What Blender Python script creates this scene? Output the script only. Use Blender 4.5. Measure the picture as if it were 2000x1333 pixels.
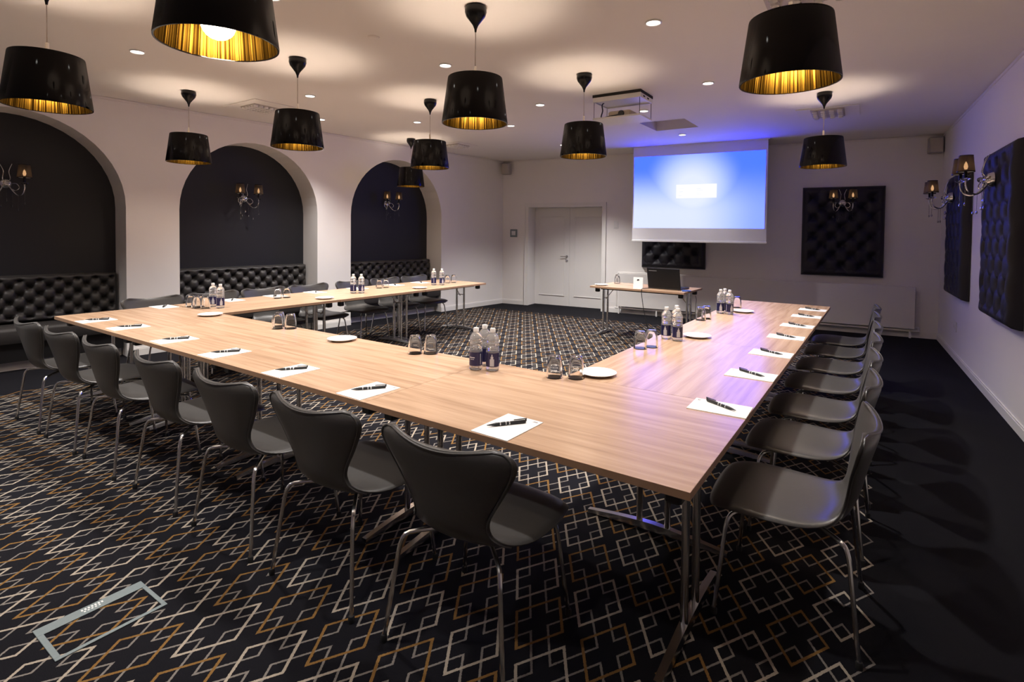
import bpy, math, random
from mathutils import Vector, Matrix
random.seed(7)
sc = bpy.context.scene
for o in list(bpy.data.objects): bpy.data.objects.remove(o, do_unlink=True)
COL = sc.collection
PI = math.pi

# ------------------------------------------------------------------ camera, world, exposure
cam = bpy.data.cameras.new('camera'); co = bpy.data.objects.new('camera', cam); COL.objects.link(co)
Rv = Vector((0.82472219, 0.56543999, 0.01053213)); Uv = Vector((-0.02402204, 0.01641879, 0.99957659)); Fv = Vector((-0.56502765, 0.824626, -0.02712396))
m = Matrix.Identity(4)
for i in range(3): m[i][0] = Rv[i]; m[i][1] = Uv[i]; m[i][2] = -Fv[i]
m.translation = Vector((0, 0, 1.5))
co.matrix_world = m
cam.sensor_width = 36; cam.lens = 1059.53 / 2000 * 36
cam.shift_y = -(666.5 - 481.73) / 2000
cam.clip_start = 0.05; cam.clip_end = 60
sc.camera = co
sc.view_settings.view_transform = 'Standard'; sc.view_settings.look = 'None'
sc.view_settings.gamma = 1; sc.view_settings.use_curve_mapping = False
sc.view_settings.exposure = 0.0
sc.cycles.use_denoising = True
sc.cycles.max_bounces = 12; sc.cycles.diffuse_bounces = 4; sc.cycles.glossy_bounces = 4
sc.cycles.transmission_bounces = 12; sc.cycles.transparent_max_bounces = 12
sc.cycles.sample_clamp_indirect = 6.0
W = bpy.data.worlds.new('world'); sc.world = W; W.use_nodes = True
W.node_tree.nodes['Background'].inputs[0].default_value = (0.6, 0.62, 0.7, 1)
W.node_tree.nodes['Background'].inputs[1].default_value = 0.02

K_PEND = 118.0     # radiance of each pendant bulb
K_SPOT = 220.0      # watts of each recessed spot
K_SCREEN = 10.0
WARM = (1.0, 0.80, 0.63); NEUT = (1.0, 0.95, 0.92)

# ------------------------------------------------------------------ room geometry numbers
ZC = 2.9636; TZ = 0.73
XL, YB, XR = -6.5862, 9.2664, 0.6777
TL, TB, TR = -0.09377, 0.096745, 0.0471
YR = YB + math.tan(TB) * (XR - XL)
class Wall:
    """A wall's own axes: s runs along it from the far corner, off out of it into the room."""
    def __init__(self, P, d, n):
        self.P = Vector(P); self.d = Vector(d); self.n = Vector(n)
        self.rot = math.atan2(self.n.y, self.n.x) - PI / 2
        self.sx = 1 if abs(self.d.angle(Vector((math.cos(self.rot), math.sin(self.rot), 0)))) < .1 else -1
    def __call__(self, s, off, z): return self.P + self.d * s + self.n * off + Vector((0, 0, z))
LW = Wall((XL, YB, 0), (math.sin(TL), -math.cos(TL), 0), (math.cos(TL), math.sin(TL), 0))
RW = Wall((XR, YR, 0), (math.sin(TR), -math.cos(TR), 0), (-math.cos(TR), -math.sin(TR), 0))
BW = Wall((XL, YB, 0), (math.cos(TB), math.sin(TB), 0), (math.sin(TB), -math.cos(TB), 0))
BLEN = (RW.P - BW.P).length

# ------------------------------------------------------------------ materials
def nt(name):
    mt = bpy.data.materials.new(name); mt.use_nodes = True
    return mt, mt.node_tree, mt.node_tree.nodes['Principled BSDF']
def setp(b, **k):
    for n, v in k.items():
        n = n.replace('_', ' ')
        if isinstance(v, tuple) and len(v) == 3: v = (*v, 1)
        b.inputs[n].default_value = v
def simple(name, col, rough=.5, metal=0, var=.06, scale=40, bump=0, **k):
    """Plain colour with a faint procedural mottling and optional fine relief."""
    mt, t, b = nt(name)
    setp(b, Base_Color=col, Roughness=rough, Metallic=metal, **k)
    tc = t.nodes.new('ShaderNodeTexCoord'); nz = t.nodes.new('ShaderNodeTexNoise'); nz.inputs['Scale'].default_value = scale
    t.links.new(tc.outputs['Object'], nz.inputs['Vector'])
    if var:
        rp = t.nodes.new('ShaderNodeMapRange'); rp.inputs[3].default_value = 1 - var; rp.inputs[4].default_value = 1 + var
        t.links.new(nz.outputs['Fac'], rp.inputs[0])
        mx = t.nodes.new('ShaderNodeMix'); mx.data_type = 'RGBA'; mx.blend_type = 'MULTIPLY'; mx.inputs[0].default_value = 1
        mx.inputs[6].default_value = (*col, 1); t.links.new(rp.outputs[0], mx.inputs[7]); t.links.new(mx.outputs[2], b.inputs['Base Color'])
    if bump:
        bp = t.nodes.new('ShaderNodeBump'); bp.inputs['Strength'].default_value = bump; bp.inputs['Distance'].default_value = .002
        t.links.new(nz.outputs['Fac'], bp.inputs['Height']); t.links.new(bp.outputs[0], b.inputs['Normal'])
    return mt
def emit(name, col, s):
    mt, t, b = nt(name); setp(b, Base_Color=(0, 0, 0), Emission_Color=col, Emission_Strength=s); return mt

M = {}
M['wall'] = simple('wall_paint', (.85, .825, .80), .75, var=.02, scale=3)
M['ceiling'] = simple('ceiling_paint', (.82, .79, .76), .8, var=.015, scale=2)
M['trim'] = simple('white_gloss_trim', (.80, .785, .76), .4, var=.01)
M['navy_wall'] = simple('dark_niche_paint', (.0095, .0105, .0155), .55, var=.1, scale=2)
M['leather'] = simple('charcoal_leather', (.062, .059, .056), .36, var=.1, scale=60, bump=.08)
M['leather_back'] = M['leather']
M['sofa'] = simple('black_leather', (.037, .034, .033), .48, var=.1, scale=60, bump=.08)
M['velvet'] = simple('navy_fabric', (.0085, .0080, .015), .52, var=.15, scale=80, bump=.1)
M['chrome'] = simple('chrome', (.70, .70, .70), .2, 1, var=.02)
M['steel'] = simple('brushed_steel', (.20, .24, .245), .5, .5, var=.08, scale=90)
M['plastic'] = simple('black_plastic', (.012, .012, .013), .4)
M['lid'] = simple('matt_black_lid', (.008, .008, .009), .6, Specular_IOR_Level=.25)
M['rubber'] = simple('black_rubber', (.01, .01, .01), .7)
M['gloss_black'] = simple('glossy_black_ribbon', (.003, .0026, .0026), .07, var=.1, Specular_IOR_Level=.26)
M['black_lacquer'] = simple('black_lacquer', (.005, .005, .005), .25, Specular_IOR_Level=.3)
M['white'] = simple('white_plastic', (.78, .78, .76), .35, var=.01)
M['porcelain'] = simple('porcelain', (.86, .85, .82), .12, var=.01)
M['paper'] = simple('white_paper', (.88, .87, .84), .7, var=.01)
M['ink'] = simple('grey_ink', (.35, .34, .33), .7)
M['radiator'] = simple('radiator_enamel', (.80, .775, .74), .35, var=.01)
M['edge'] = simple('brown_edge_band', (.36, .22, .135), .45, var=.12, scale=25)
M['speaker'] = simple('grey_speaker', (.42, .40, .38), .6)
M['beige'] = simple('beige_plastic', (.55, .47, .36), .5)
M['grille'] = simple('vent_grey', (.50, .46, .42), .6)
M['dark'] = simple('dark_hole', (.02, .018, .016), .8)
M['blue_plastic'] = simple('blue_plastic', (.02, .09, .42), .4)
M['label_navy'] = simple('navy_label', (.012, .013, .075), .35, var=.2, scale=60)
M['label_pale'] = simple('pale_label', (.55, .56, .62), .5)
M['silver'] = simple('silver_print', (.7, .7, .7), .3, .6)
M['door'] = simple('door_paint', (.80, .785, .76), .4, var=.01)
M['hatch'] = simple('hatch_paint', (.66, .63, .66), .7, var=.01)
M['bulb'] = emit('bulb_glow', WARM, K_PEND)
M['spot'] = emit('spot_glow', (1.0, .96, .90), 9)
M['candle'] = emit('candle_bulb_glow', (1.0, .70, .45), 4)
M['cord'] = simple('clear_cord', (.45, .40, .36), .3)

def glass(name, ior, rough=0.0, col=(1, 1, 1), haze=1.0):
    mt, t, b = nt(name); setp(b, Base_Color=col, Roughness=rough, IOR=ior, Transmission_Weight=haze)
    return mt
M['glass'] = glass('clear_glass', 1.22, haze=.985)
M['water'] = glass('water_bottle_plastic', 1.33, .0, (.96, .98, 1), .84)
M['crystal'] = glass('crystal', 1.5)

def gold():
    mt, t, b = nt('gold_lining'); setp(b, Metallic=1.0, Roughness=.36)
    tc = t.nodes.new('ShaderNodeTexCoord'); sep = t.nodes.new('ShaderNodeSeparateXYZ'); t.links.new(tc.outputs['Object'], sep.inputs[0])
    at = t.nodes.new('ShaderNodeMath'); at.operation = 'ARCTAN2'; t.links.new(sep.outputs[1], at.inputs[0]); t.links.new(sep.outputs[0], at.inputs[1])
    ml = t.nodes.new('ShaderNodeMath'); ml.operation = 'MULTIPLY'; ml.inputs[1].default_value = 24; t.links.new(at.outputs[0], ml.inputs[0])
    wn = t.nodes.new('ShaderNodeTexNoise'); wn.noise_dimensions = '1D'; wn.inputs['Scale'].default_value = 1.0; wn.inputs['Detail'].default_value = 4
    t.links.new(ml.outputs[0], wn.inputs['W'])
    cr = t.nodes.new('ShaderNodeValToRGB'); cr.color_ramp.elements[0].position = .40; cr.color_ramp.elements[1].position = .64
    cr.color_ramp.elements[0].color = (.013, .0055, .0006, 1); cr.color_ramp.elements[1].color = (.135, .074, .009, 1)
    t.links.new(wn.outputs['Fac'], cr.inputs[0]); t.links.new(cr.outputs[0], b.inputs['Base Color'])
    return mt
M['gold'] = gold()

def organza():
    mt, t, b = nt('black_organza'); setp(b, Base_Color=(.02, .014, .010), Roughness=.7)
    tr = t.nodes.new('ShaderNodeBsdfTranslucent'); tr.inputs[0].default_value = (.42, .30, .20, 1)
    tp = t.nodes.new('ShaderNodeBsdfTransparent'); tp.inputs[0].default_value = (.9, .7, .5, 1)
    a = t.nodes.new('ShaderNodeMixShader'); a.inputs[0].default_value = .20; t.links.new(b.outputs[0], a.inputs[1]); t.links.new(tr.outputs[0], a.inputs[2])
    c = t.nodes.new('ShaderNodeMixShader'); c.inputs[0].default_value = .17; t.links.new(a.outputs[0], c.inputs[1]); t.links.new(tp.outputs[0], c.inputs[2])
    t.links.new(c.outputs[0], t.nodes['Material Output'].inputs[0]); return mt
M['organza'] = organza()

def wood():
    mt, t, b = nt('light_acacia_laminate'); setp(b, Roughness=.27)
    N = t.nodes.new; L = t.links.new
    tc = N('ShaderNodeTexCoord'); oi = N('ShaderNodeObjectInfo')
    ad = N('ShaderNodeVectorMath'); ad.operation = 'ADD'
    cx = N('ShaderNodeCombineXYZ'); ms = N('ShaderNodeMath'); ms.operation = 'MULTIPLY'; ms.inputs[1].default_value = 37; L(oi.outputs['Random'], ms.inputs[0])
    L(ms.outputs[0], cx.inputs[0]); L(ms.outputs[0], cx.inputs[1]); L(tc.outputs['Object'], ad.inputs[0]); L(cx.outputs[0], ad.inputs[1])
    mp = N('ShaderNodeMapping'); mp.inputs['Scale'].default_value = (.9, 15, 1); L(ad.outputs[0], mp.inputs[0])
    n1 = N('ShaderNodeTexNoise'); n1.inputs['Scale'].default_value = 1.6; n1.inputs['Detail'].default_value = 5; n1.inputs['Distortion'].default_value = .35; L(mp.outputs[0], n1.inputs['Vector'])
    mp2 = N('ShaderNodeMapping'); mp2.inputs['Scale'].default_value = (3, 110, 1); L(ad.outputs[0], mp2.inputs[0])
    n2 = N('ShaderNodeTexNoise'); n2.inputs['Scale'].default_value = 2; n2.inputs['Detail'].default_value = 3; L(mp2.outputs[0], n2.inputs['Vector'])
    mx = N('ShaderNodeMath'); mx.operation = 'MULTIPLY_ADD'; mx.inputs[1].default_value = .35; L(n2.outputs['Fac'], mx.inputs[0]); L(n1.outputs['Fac'], mx.inputs[2])
    cr = N('ShaderNodeValToRGB'); e = cr.color_ramp.elements
    e[0].position = .40; e[0].color = (.40, .25, .155, 1); e[1].position = .95; e[1].color = (.65, .455, .305, 1)
    mid = e.new(.66); mid.color = (.545, .36, .23, 1)
    L(mx.outputs[0], cr.inputs[0]); L(cr.outputs[0], b.inputs['Base Color']); return mt
M['wood'] = wood()

def carpet():
    mt, t, b = nt('patterned_carpet'); setp(b, Roughness=.95)
    b.inputs['Specular IOR Level'].default_value = .15
    N = t.nodes.new; L = t.links.new
    def mth(op, a, c=None, d=None):
        n = N('ShaderNodeMath'); n.operation = op
        for i, v in enumerate((a, c, d)):
            if v is None: continue
            if isinstance(v, (int, float)): n.inputs[i].default_value = v
            else: L(v, n.inputs[i])
        return n.outputs[0]
    tc = N('ShaderNodeTexCoord'); sep = N('ShaderNodeSeparateXYZ')
    fz = N('ShaderNodeTexNoise'); fz.inputs['Scale'].default_value = 160; L(tc.outputs['Object'], fz.inputs['Vector'])
    jt = N('ShaderNodeVectorMath'); jt.operation = 'MULTIPLY_ADD'; jt.inputs[1].default_value = (.006, .006, 0); L(fz.outputs['Color'], jt.inputs[0]); L(tc.outputs['Object'], jt.inputs[2])
    L(jt.outputs[0], sep.inputs[0])
    ox, oy = -0.23279 + .003, 2.24835 + .003
    eu = (0.27883, 0.01238); ev = (-0.00962, 0.45356); det = eu[0] * ev[1] - ev[0] * eu[1]
    x = mth('SUBTRACT', sep.outputs[0], ox); y = mth('SUBTRACT', sep.outputs[1], oy)
    u = mth('ADD', mth('MULTIPLY', x, ev[1] / det), mth('MULTIPLY', y, -ev[0] / det))
    v = mth('ADD', mth('MULTIPLY', x, -eu[1] / det), mth('MULTIPLY', y, eu[0] / det))
    s = mth('ADD', u, v); q = mth('SUBTRACT', u, v)
    def family(sh, hw):
        s2 = mth('SUBTRACT', s, sh); q2 = mth('SUBTRACT', q, sh)
        cs = mth('ROUND', s2); cq = mth('ROUND', q2)
        mm = mth('MAXIMUM', mth('ABSOLUTE', mth('SUBTRACT', s2, cs)), mth('ABSOLUTE', mth('SUBTRACT', q2, cq)))
        line = mth('LESS_THAN', mth('ABSOLUTE', mth('SUBTRACT', mm, .382 - hw)), hw)
        sm = mth('ADD', cs, cq)
        uc = mth('ADD', mth('MULTIPLY', sm, .5), sh); vc = mth('MULTIPLY', mth('SUBTRACT', cs, cq), .5)
        ins = mth('MULTIPLY', mth('MULTIPLY', mth('LESS_THAN', uc, .6), mth('GREATER_THAN', uc, -22.2)), mth('LESS_THAN', vc, 14.2))
        return mth('MULTIPLY', line, ins), mth('ABSOLUTE', mth('MODULO', sm, 2.0))
    col, par = family(0.0, .0225); gry, _ = family(.5, .0175)
    pile = N('ShaderNodeTexNoise'); pile.inputs['Scale'].default_value = 420; L(tc.outputs['Object'], pile.inputs['Vector'])
    big = N('ShaderNodeTexNoise'); big.inputs['Scale'].default_value = 2.2; big.inputs['Detail'].default_value = 4; L(tc.outputs['Object'], big.inputs['Vector'])
    def mix(f, a, c):
        n = N('ShaderNodeMix'); n.data_type = 'RGBA'
        L(f, n.inputs[0])
        for i, vv in ((6, a), (7, c)):
            if isinstance(vv, tuple): n.inputs[i].default_value = (*vv, 1)
            else: L(vv, n.inputs[i])
        return n.outputs[2]
    base = mix(big.outputs['Fac'], (.004, .004, .0062), (.0085, .008, .011))
    oc = mix(par, (.215, .115, .034), (.37, .318, .25))
    c1 = mix(gry, base, (.20, .18, .158)); c2 = mix(col, c1, oc)
    mr = N('ShaderNodeMapRange'); mr.inputs[3].default_value = .72; mr.inputs[4].default_value = 1.28; L(pile.outputs['Fac'], mr.inputs[0])
    mu = N('ShaderNodeMix'); mu.data_type = 'RGBA'; mu.blend_type = 'MULTIPLY'; mu.inputs[0].default_value = 1; L(c2, mu.inputs[6]); L(mr.outputs[0], mu.inputs[7])
    L(mu.outputs[2], b.inputs['Base Color'])
    bp = N('ShaderNodeBump'); bp.inputs['Strength'].default_value = .5; bp.inputs['Distance'].default_value = .004; L(pile.outputs['Fac'], bp.inputs['Height']); L(bp.outputs[0], b.inputs['Normal'])
    return mt
M['carpet'] = carpet()

def slide():
    """The projected picture: blue with a soft white glow, seen as light on the screen."""
    mt, t, b = nt('projected_picture'); N = t.nodes.new; L = t.links.new
    def mth(op, a, c=None, d=None):
        n = N('ShaderNodeMath'); n.operation = op
        for i, v in enumerate((a, c, d)):
            if v is None: continue
            if isinstance(v, (int, float)): n.inputs[i].default_value = v
            else: L(v, n.inputs[i])
        return n.outputs[0]
    tc = N('ShaderNodeTexCoord'); sep = N('ShaderNodeSeparateXYZ'); L(tc.outputs['Generated'], sep.inputs[0])
    x = mth('SUBTRACT', 1.0, sep.outputs[0]); z = sep.outputs[2]     # x runs left to right for a viewer in the room
    dx = mth('MULTIPLY', mth('SUBTRACT', x, .47), 1.75); dz = mth('SUBTRACT', z, .52)
    r = mth('SQRT', mth('ADD', mth('MULTIPLY', dx, dx), mth('MULTIPLY', dz, dz)))
    g = N('ShaderNodeMapRange'); g.interpolation_type = 'SMOOTHSTEP'; g.inputs[1].default_value = .74; g.inputs[2].default_value = .10; L(r, g.inputs[0])
    # glow pooling towards the bottom left
    lo = N('ShaderNodeMapRange'); lo.interpolation_type = 'SMOOTHSTEP'; lo.inputs[1].default_value = .85; lo.inputs[2].default_value = .20; L(z, lo.inputs[0])
    xr = N('ShaderNodeMapRange'); xr.interpolation_type = 'SMOOTHSTEP'; xr.inputs[1].default_value = 1.0; xr.inputs[2].default_value = .45; xr.inputs[3].default_value = .30; L(x, xr.inputs[0])
    pool = mth('MULTIPLY', mth('MULTIPLY', lo.outputs[0], xr.outputs[0]), .88)
    w = mth('MINIMUM', mth('MAXIMUM', g.outputs[0], pool), 1.0)
    cr = N('ShaderNodeValToRGB'); e = cr.color_ramp.elements
    e[0].color = (.008, .022, 1.0, 1); e[1].color = (.079, .086, .15, 1); e[1].position = .95
    md = e.new(.5); md.color = (.046, .060, .34, 1)
    L(w, cr.inputs[0])
    setp(b, Base_Color=(.02, .02, .02), Emission_Strength=K_SCREEN); L(cr.outputs[0], b.inputs['Emission Color'])
    return mt
M['slide'] = slide()
M['slide_box'] = emit('projected_white', (1, 1, 1), 1.05)
M['slide_grey'] = emit('projected_pale_text', (.86, .90, 1), .95)
M['screen'] = simple('screen_fabric', (.72, .72, .74), .6, var=.01)

# ------------------------------------------------------------------ mesh helpers
class MB:
    def __init__(self): self.v = []; self.f = []
    def add(self, vs, fs):
        n = len(self.v); self.v += [tuple(p) for p in vs]; self.f += [tuple(i + n for i in q) for q in fs]; return self
    def box(self, x0, x1, y0, y1, z0, z1, bev=0):
        if not bev:
            vs = [(x, y, z) for z in (z0, z1) for y in (y0, y1) for x in (x0, x1)]
            return self.add(vs, [(0, 2, 3, 1), (4, 5, 7, 6), (0, 1, 5, 4), (2, 6, 7, 3), (0, 4, 6, 2), (1, 3, 7, 5)])
        vs = []
        for z, i in ((z0, bev), (z0 + bev, 0), (z1 - bev, 0), (z1, bev)):
            for a, c in ((x0, y0), (x1, y0), (x1, y1), (x0, y1)):
                sx = 1 if a == x0 else -1; sy = 1 if c == y0 else -1
                vs += [(a + sx * (bev + i), c + sy * i, z), (a + sx * i, c + sy * (bev + i), z)] if (sx * sy < 0) else [(a + sx * i, c + sy * (bev + i), z), (a + sx * (bev + i), c + sy * i, z)]
        fs = [tuple(reversed(range(8))), tuple(range(24, 32))]
        for k in range(3):
            for j in range(8): fs.append((k * 8 + j, k * 8 + (j + 1) % 8, (k + 1) * 8 + (j + 1) % 8, (k + 1) * 8 + j))
        return self.add(vs, fs)
    def lathe(self, prof, n=24, c=(0, 0, 0), closed=False, wob=None):
        vs = []; fs = []
        for r, z in prof:
            for k in range(n):
                a = 2 * PI * k / n; rr = r if wob is None else r + wob(k, z) * (1 if r > 0 else 0)
                vs.append((c[0] + rr * math.cos(a), c[1] + rr * math.sin(a), c[2] + z))
        P = len(prof)
        for i in range(P if closed else P - 1):
            j = (i + 1) % P
            for k in range(n): fs.append((i * n + k, i * n + (k + 1) % n, j * n + (k + 1) % n, j * n + k))
        if not closed:
            if prof[0][0] > 1e-6: fs.append(tuple(reversed(range(n))))
            if prof[-1][0] > 1e-6: fs.append(tuple(range((P - 1) * n, P * n)))
        return self.add(vs, fs)
    def ribbon_lathe(self, prof, n=24, wob=None):
        vs = []; fs = []
        for r, z in prof:
            for k in range(n):
                a = 2 * PI * k / n; rr = r + (wob(k, z) if wob else 0)
                vs.append((rr * math.cos(a), rr * math.sin(a), z))
        for i in range(len(prof) - 1):
            for k in range(n): fs.append((i * n + k, i * n + (k + 1) % n, (i + 1) * n + (k + 1) % n, (i + 1) * n + k))
        return self.add(vs, fs)
    def tube(self, pts, r, n=8, caps=True):
        pts = [Vector(p) for p in pts]; vs = []; fs = []
        rr = r if isinstance(r, (list, tuple)) else [r] * len(pts)
        t0 = (pts[1] - pts[0]).normalized()
        a = Vector((0, 0, 1)) if abs(t0.z) < .9 else Vector((1, 0, 0))
        nrm = (a - t0 * a.dot(t0)).normalized()
        for i, p in enumerate(pts):
            t = ((pts[min(i + 1, len(pts) - 1)] - pts[max(i - 1, 0)])).normalized()
            nrm = (nrm - t * nrm.dot(t)).normalized(); bn = t.cross(nrm)
            for k in range(n):
                an = 2 * PI * k / n; vs.append(p + (nrm * math.cos(an) + bn * math.sin(an)) * rr[i])
        for i in range(len(pts) - 1):
            for k in range(n): fs.append((i * n + k, i * n + (k + 1) % n, (i + 1) * n + (k + 1) % n, (i + 1) * n + k))
        if caps: fs += [tuple(reversed(range(n))), tuple(range((len(pts) - 1) * n, len(pts) * n))]
        return self.add(vs, fs)
    def mesh(self, name, mat, smooth=True, ang=40):
        me = bpy.data.meshes.new(name); me.from_pydata(self.v, [], self.f); me.update()
        if mat: me.materials.append(mat)
        if smooth:
            me.shade_smooth(); me.set_sharp_from_angle(angle=math.radians(ang))
        return me
    def obj(self, name, mat, parent=None, smooth=True, ang=40):
        return link(name, self.mesh(name, mat, smooth, ang), parent)
def link(name, me, parent=None):
    o = bpy.data.objects.new(name, me); COL.objects.link(o)
    if parent: o.parent = parent
    return o
def smooth_path(pts, sub=4):
    """Catmull-Rom through the points."""
    P = [Vector(p) for p in pts]; out = []
    for i in range(len(P) - 1):
        a = P[max(i - 1, 0)]; b = P[i]; c = P[i + 1]; d = P[min(i + 2, len(P) - 1)]
        for k in range(sub):
            t = k / sub
            out.append(.5 * ((2 * b) + (c - a) * t + (2 * a - 5 * b + 4 * c - d) * t * t + (3 * b - a - 3 * c + d) * t ** 3))
    out.append(P[-1]); return out
def tag(o, label=None, cat=None, group=None, kind=None):
    if label: o['label'] = label
    if cat: o['category'] = cat
    if group: o['group'] = group
    if kind: o['kind'] = kind
    return o
def empty(name, loc, rz=0, label=None, cat=None, group=None):
    o = bpy.data.objects.new(name, None); COL.objects.link(o); o.empty_display_size = .1
    o.location = loc; o.rotation_euler = (0, 0, rz); return tag(o, label, cat, group)
def copy_tree(o, parent=None):
    c = o.copy(); COL.objects.link(c)
    if parent: c.parent = parent
    for ch in list(o.children): copy_tree(ch, c)
    return c
def struct(mb, name, mat, parent=None, smooth=False):
    o = mb.obj(name, mat, parent, smooth)
    if not parent: o['kind'] = 'structure'
    return o
class Proto:
    """First use hands out the model itself, later uses copies of it."""
    def __init__(self, root): self.root = root; self.used = False
    def __call__(self, loc, rz=0, label=None, group=None):
        o = copy_tree(self.root) if self.used else self.root
        self.used = True
        o.location = loc; o.rotation_euler = (0, 0, rz)
        if label: o['label'] = label
        if group: o['group'] = group
        return o
ORD = ['first', 'second', 'third', 'fourth', 'fifth', 'sixth', 'seventh', 'eighth']

# ================================================================== the setting
fl = MB().add([(-9, -3, 0), (2.5, -3, 0), (2.5, 11.5, 0), (-9, 11.5, 0)], [(0, 1, 2, 3)])
struct(fl, 'floor', M['carpet'])
HX0, HX1, HY0, HY1 = -2.72, -2.13, 6.93, 7.60
ce = MB()
for x0, x1, y0, y1 in ((-9, HX0, -3, 11.5), (HX1, 2.5, -3, 11.5), (HX0, HX1, -3, HY0), (HX0, HX1, HY1, 11.5)):
    ce.add([(x0, y0, ZC), (x0, y1, ZC), (x1, y1, ZC), (x1, y0, ZC)], [(0, 1, 2, 3)])
struct(ce, 'ceiling', M['ceiling'])
ht = MB(); hz = ZC + .13
ht.add([(HX0, HY0, ZC), (HX1, HY0, ZC), (HX1, HY1, ZC), (HX0, HY1, ZC), (HX0, HY0, hz), (HX1, HY0, hz), (HX1, HY1, hz), (HX0, HY1, hz)],
       [(0, 1, 5, 4), (1, 2, 6, 5), (2, 3, 7, 6), (3, 0, 4, 7), (4, 5, 6, 7)])
hto = ht.obj('ceiling_hatch', M['hatch'], smooth=False); tag(hto, 'grey recessed rectangular hatch in the ceiling in front of the projection screen', 'hatch', kind='structure')

# ---- left wall with three arched niches
ARCH = [(2.702, .965), (5.168, .928), (7.62, .97)]; ZS = 1.735; ND = .41; SEND = 12.6; NSEG = 24
lw = MB()
def quad(mb, a, b, c, d): mb.add([a, b, c, d], [(0, 1, 2, 3)])
edges = [0.0]
for c, r in ARCH: edges += [c - r, c + r]
edges.append(SEND)
for i in range(0, len(edges), 2):
    s0, s1 = edges[i], edges[i + 1]
    quad(lw, LW(s0, 0, 0), LW(s1, 0, 0), LW(s1, 0, ZC), LW(s0, 0, ZC))
for c, r in ARCH:
    arc = [(c - r * math.cos(PI * k / NSEG), ZS + r * math.sin(PI * k / NSEG)) for k in range(NSEG + 1)]
    for (a, za), (b, zb) in zip(arc, arc[1:]):
        quad(lw, LW(a, 0, za), LW(b, 0, zb), LW(b, 0, ZC), LW(a, 0, ZC))
        quad(lw, LW(a, 0, za), LW(a, -ND, za), LW(b, -ND, zb), LW(b, 0, zb))
    for s in (c - r, c + r): quad(lw, LW(s, 0, 0), LW(s, -ND, 0), LW(s, -ND, ZS), LW(s, 0, ZS))
lwo = struct(lw, 'wall_left', M['wall'])
for c, r in ARCH:
    nb = MB(); a, b = c - r - .06, c + r + .06
    quad(nb, LW(a, -ND + .002, 0), LW(b, -ND + .002, 0), LW(b, -ND + .002, 2.9), LW(a, -ND + .002, 2.9))
    o = struct(nb, 'niche_panel', M['navy_wall'], lwo); o['label'] = 'dark navy painted back of the arched niche'

# ---- back wall with the door recess
D0, D1, DH, DD = .607, 2.178, 2.0, .33
bw = MB()
for s0, s1, z0, z1 in ((-.5, D0, 0, ZC), (D0, D1, DH, ZC), (D1, BLEN + .5, 0, ZC)):
    quad(bw, BW(s0, 0, z0), BW(s1, 0, z0), BW(s1, 0, z1), BW(s0, 0, z1))
quad(bw, BW(D0, 0, 0), BW(D0, -DD, 0), BW(D0, -DD, DH), BW(D0, 0, DH))
quad(bw, BW(D1, 0, 0), BW(D1, 0, DH), BW(D1, -DD, DH), BW(D1, -DD, 0))
quad(bw, BW(D0, 0, DH), BW(D0, -DD, DH), BW(D1, -DD, DH), BW(D1, 0, DH))
struct(bw, 'wall_back', M['wall'])
rw = MB(); quad(rw, RW(-.3, 0, 0), RW(13.2, 0, 0), RW(13.2, 0, ZC), RW(-.3, 0, ZC)); struct(rw, 'wall_right', M['wall'])
fw = MB(); quad(fw, (-9, -2.6, 0), (2.5, -2.6, 0), (2.5, -2.6, ZC), (-9, -2.6, ZC)); struct(fw, 'wall_front', M['wall'])

def wbox(W_, s0, s1, o0, o1, z0, z1, mb):
    P = [W_(s, o, z) for z in (z0, z1) for o in (o0, o1) for s in (s0, s1)]
    mb.add(P, [(0, 2, 3, 1), (4, 5, 7, 6), (0, 1, 5, 4), (2, 6, 7, 3), (0, 4, 6, 2), (1, 3, 7, 5)]); return mb
# baseboards: a main board and a narrower top step
def board(W_, runs, name):
    mb = MB()
    for s0, s1 in runs:
        wbox(W_, s0, s1, 0, .014, 0, .075, mb); wbox(W_, s0, s1, 0, .009, .075, .09, mb)
    return struct(mb, name, M['trim'])
board(LW, [(edges[i], edges[i + 1]) for i in range(0, len(edges), 2)], 'baseboard_left')
board(BW, [(0, .52), (2.27, BLEN)], 'baseboard_back')
board(RW, [(0, 12.4)], 'baseboard_right')
# thin cornice lines under the ceiling
for W_, L_, nm in ((LW, 12.3, 'trim_1'), (BW, BLEN, 'trim_2'), (RW, 12.4, 'trim_3')):
    struct(wbox(W_, 0, L_, 0, .012, ZC - .03, ZC - .004, MB()), nm, M['ceiling'])

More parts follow.
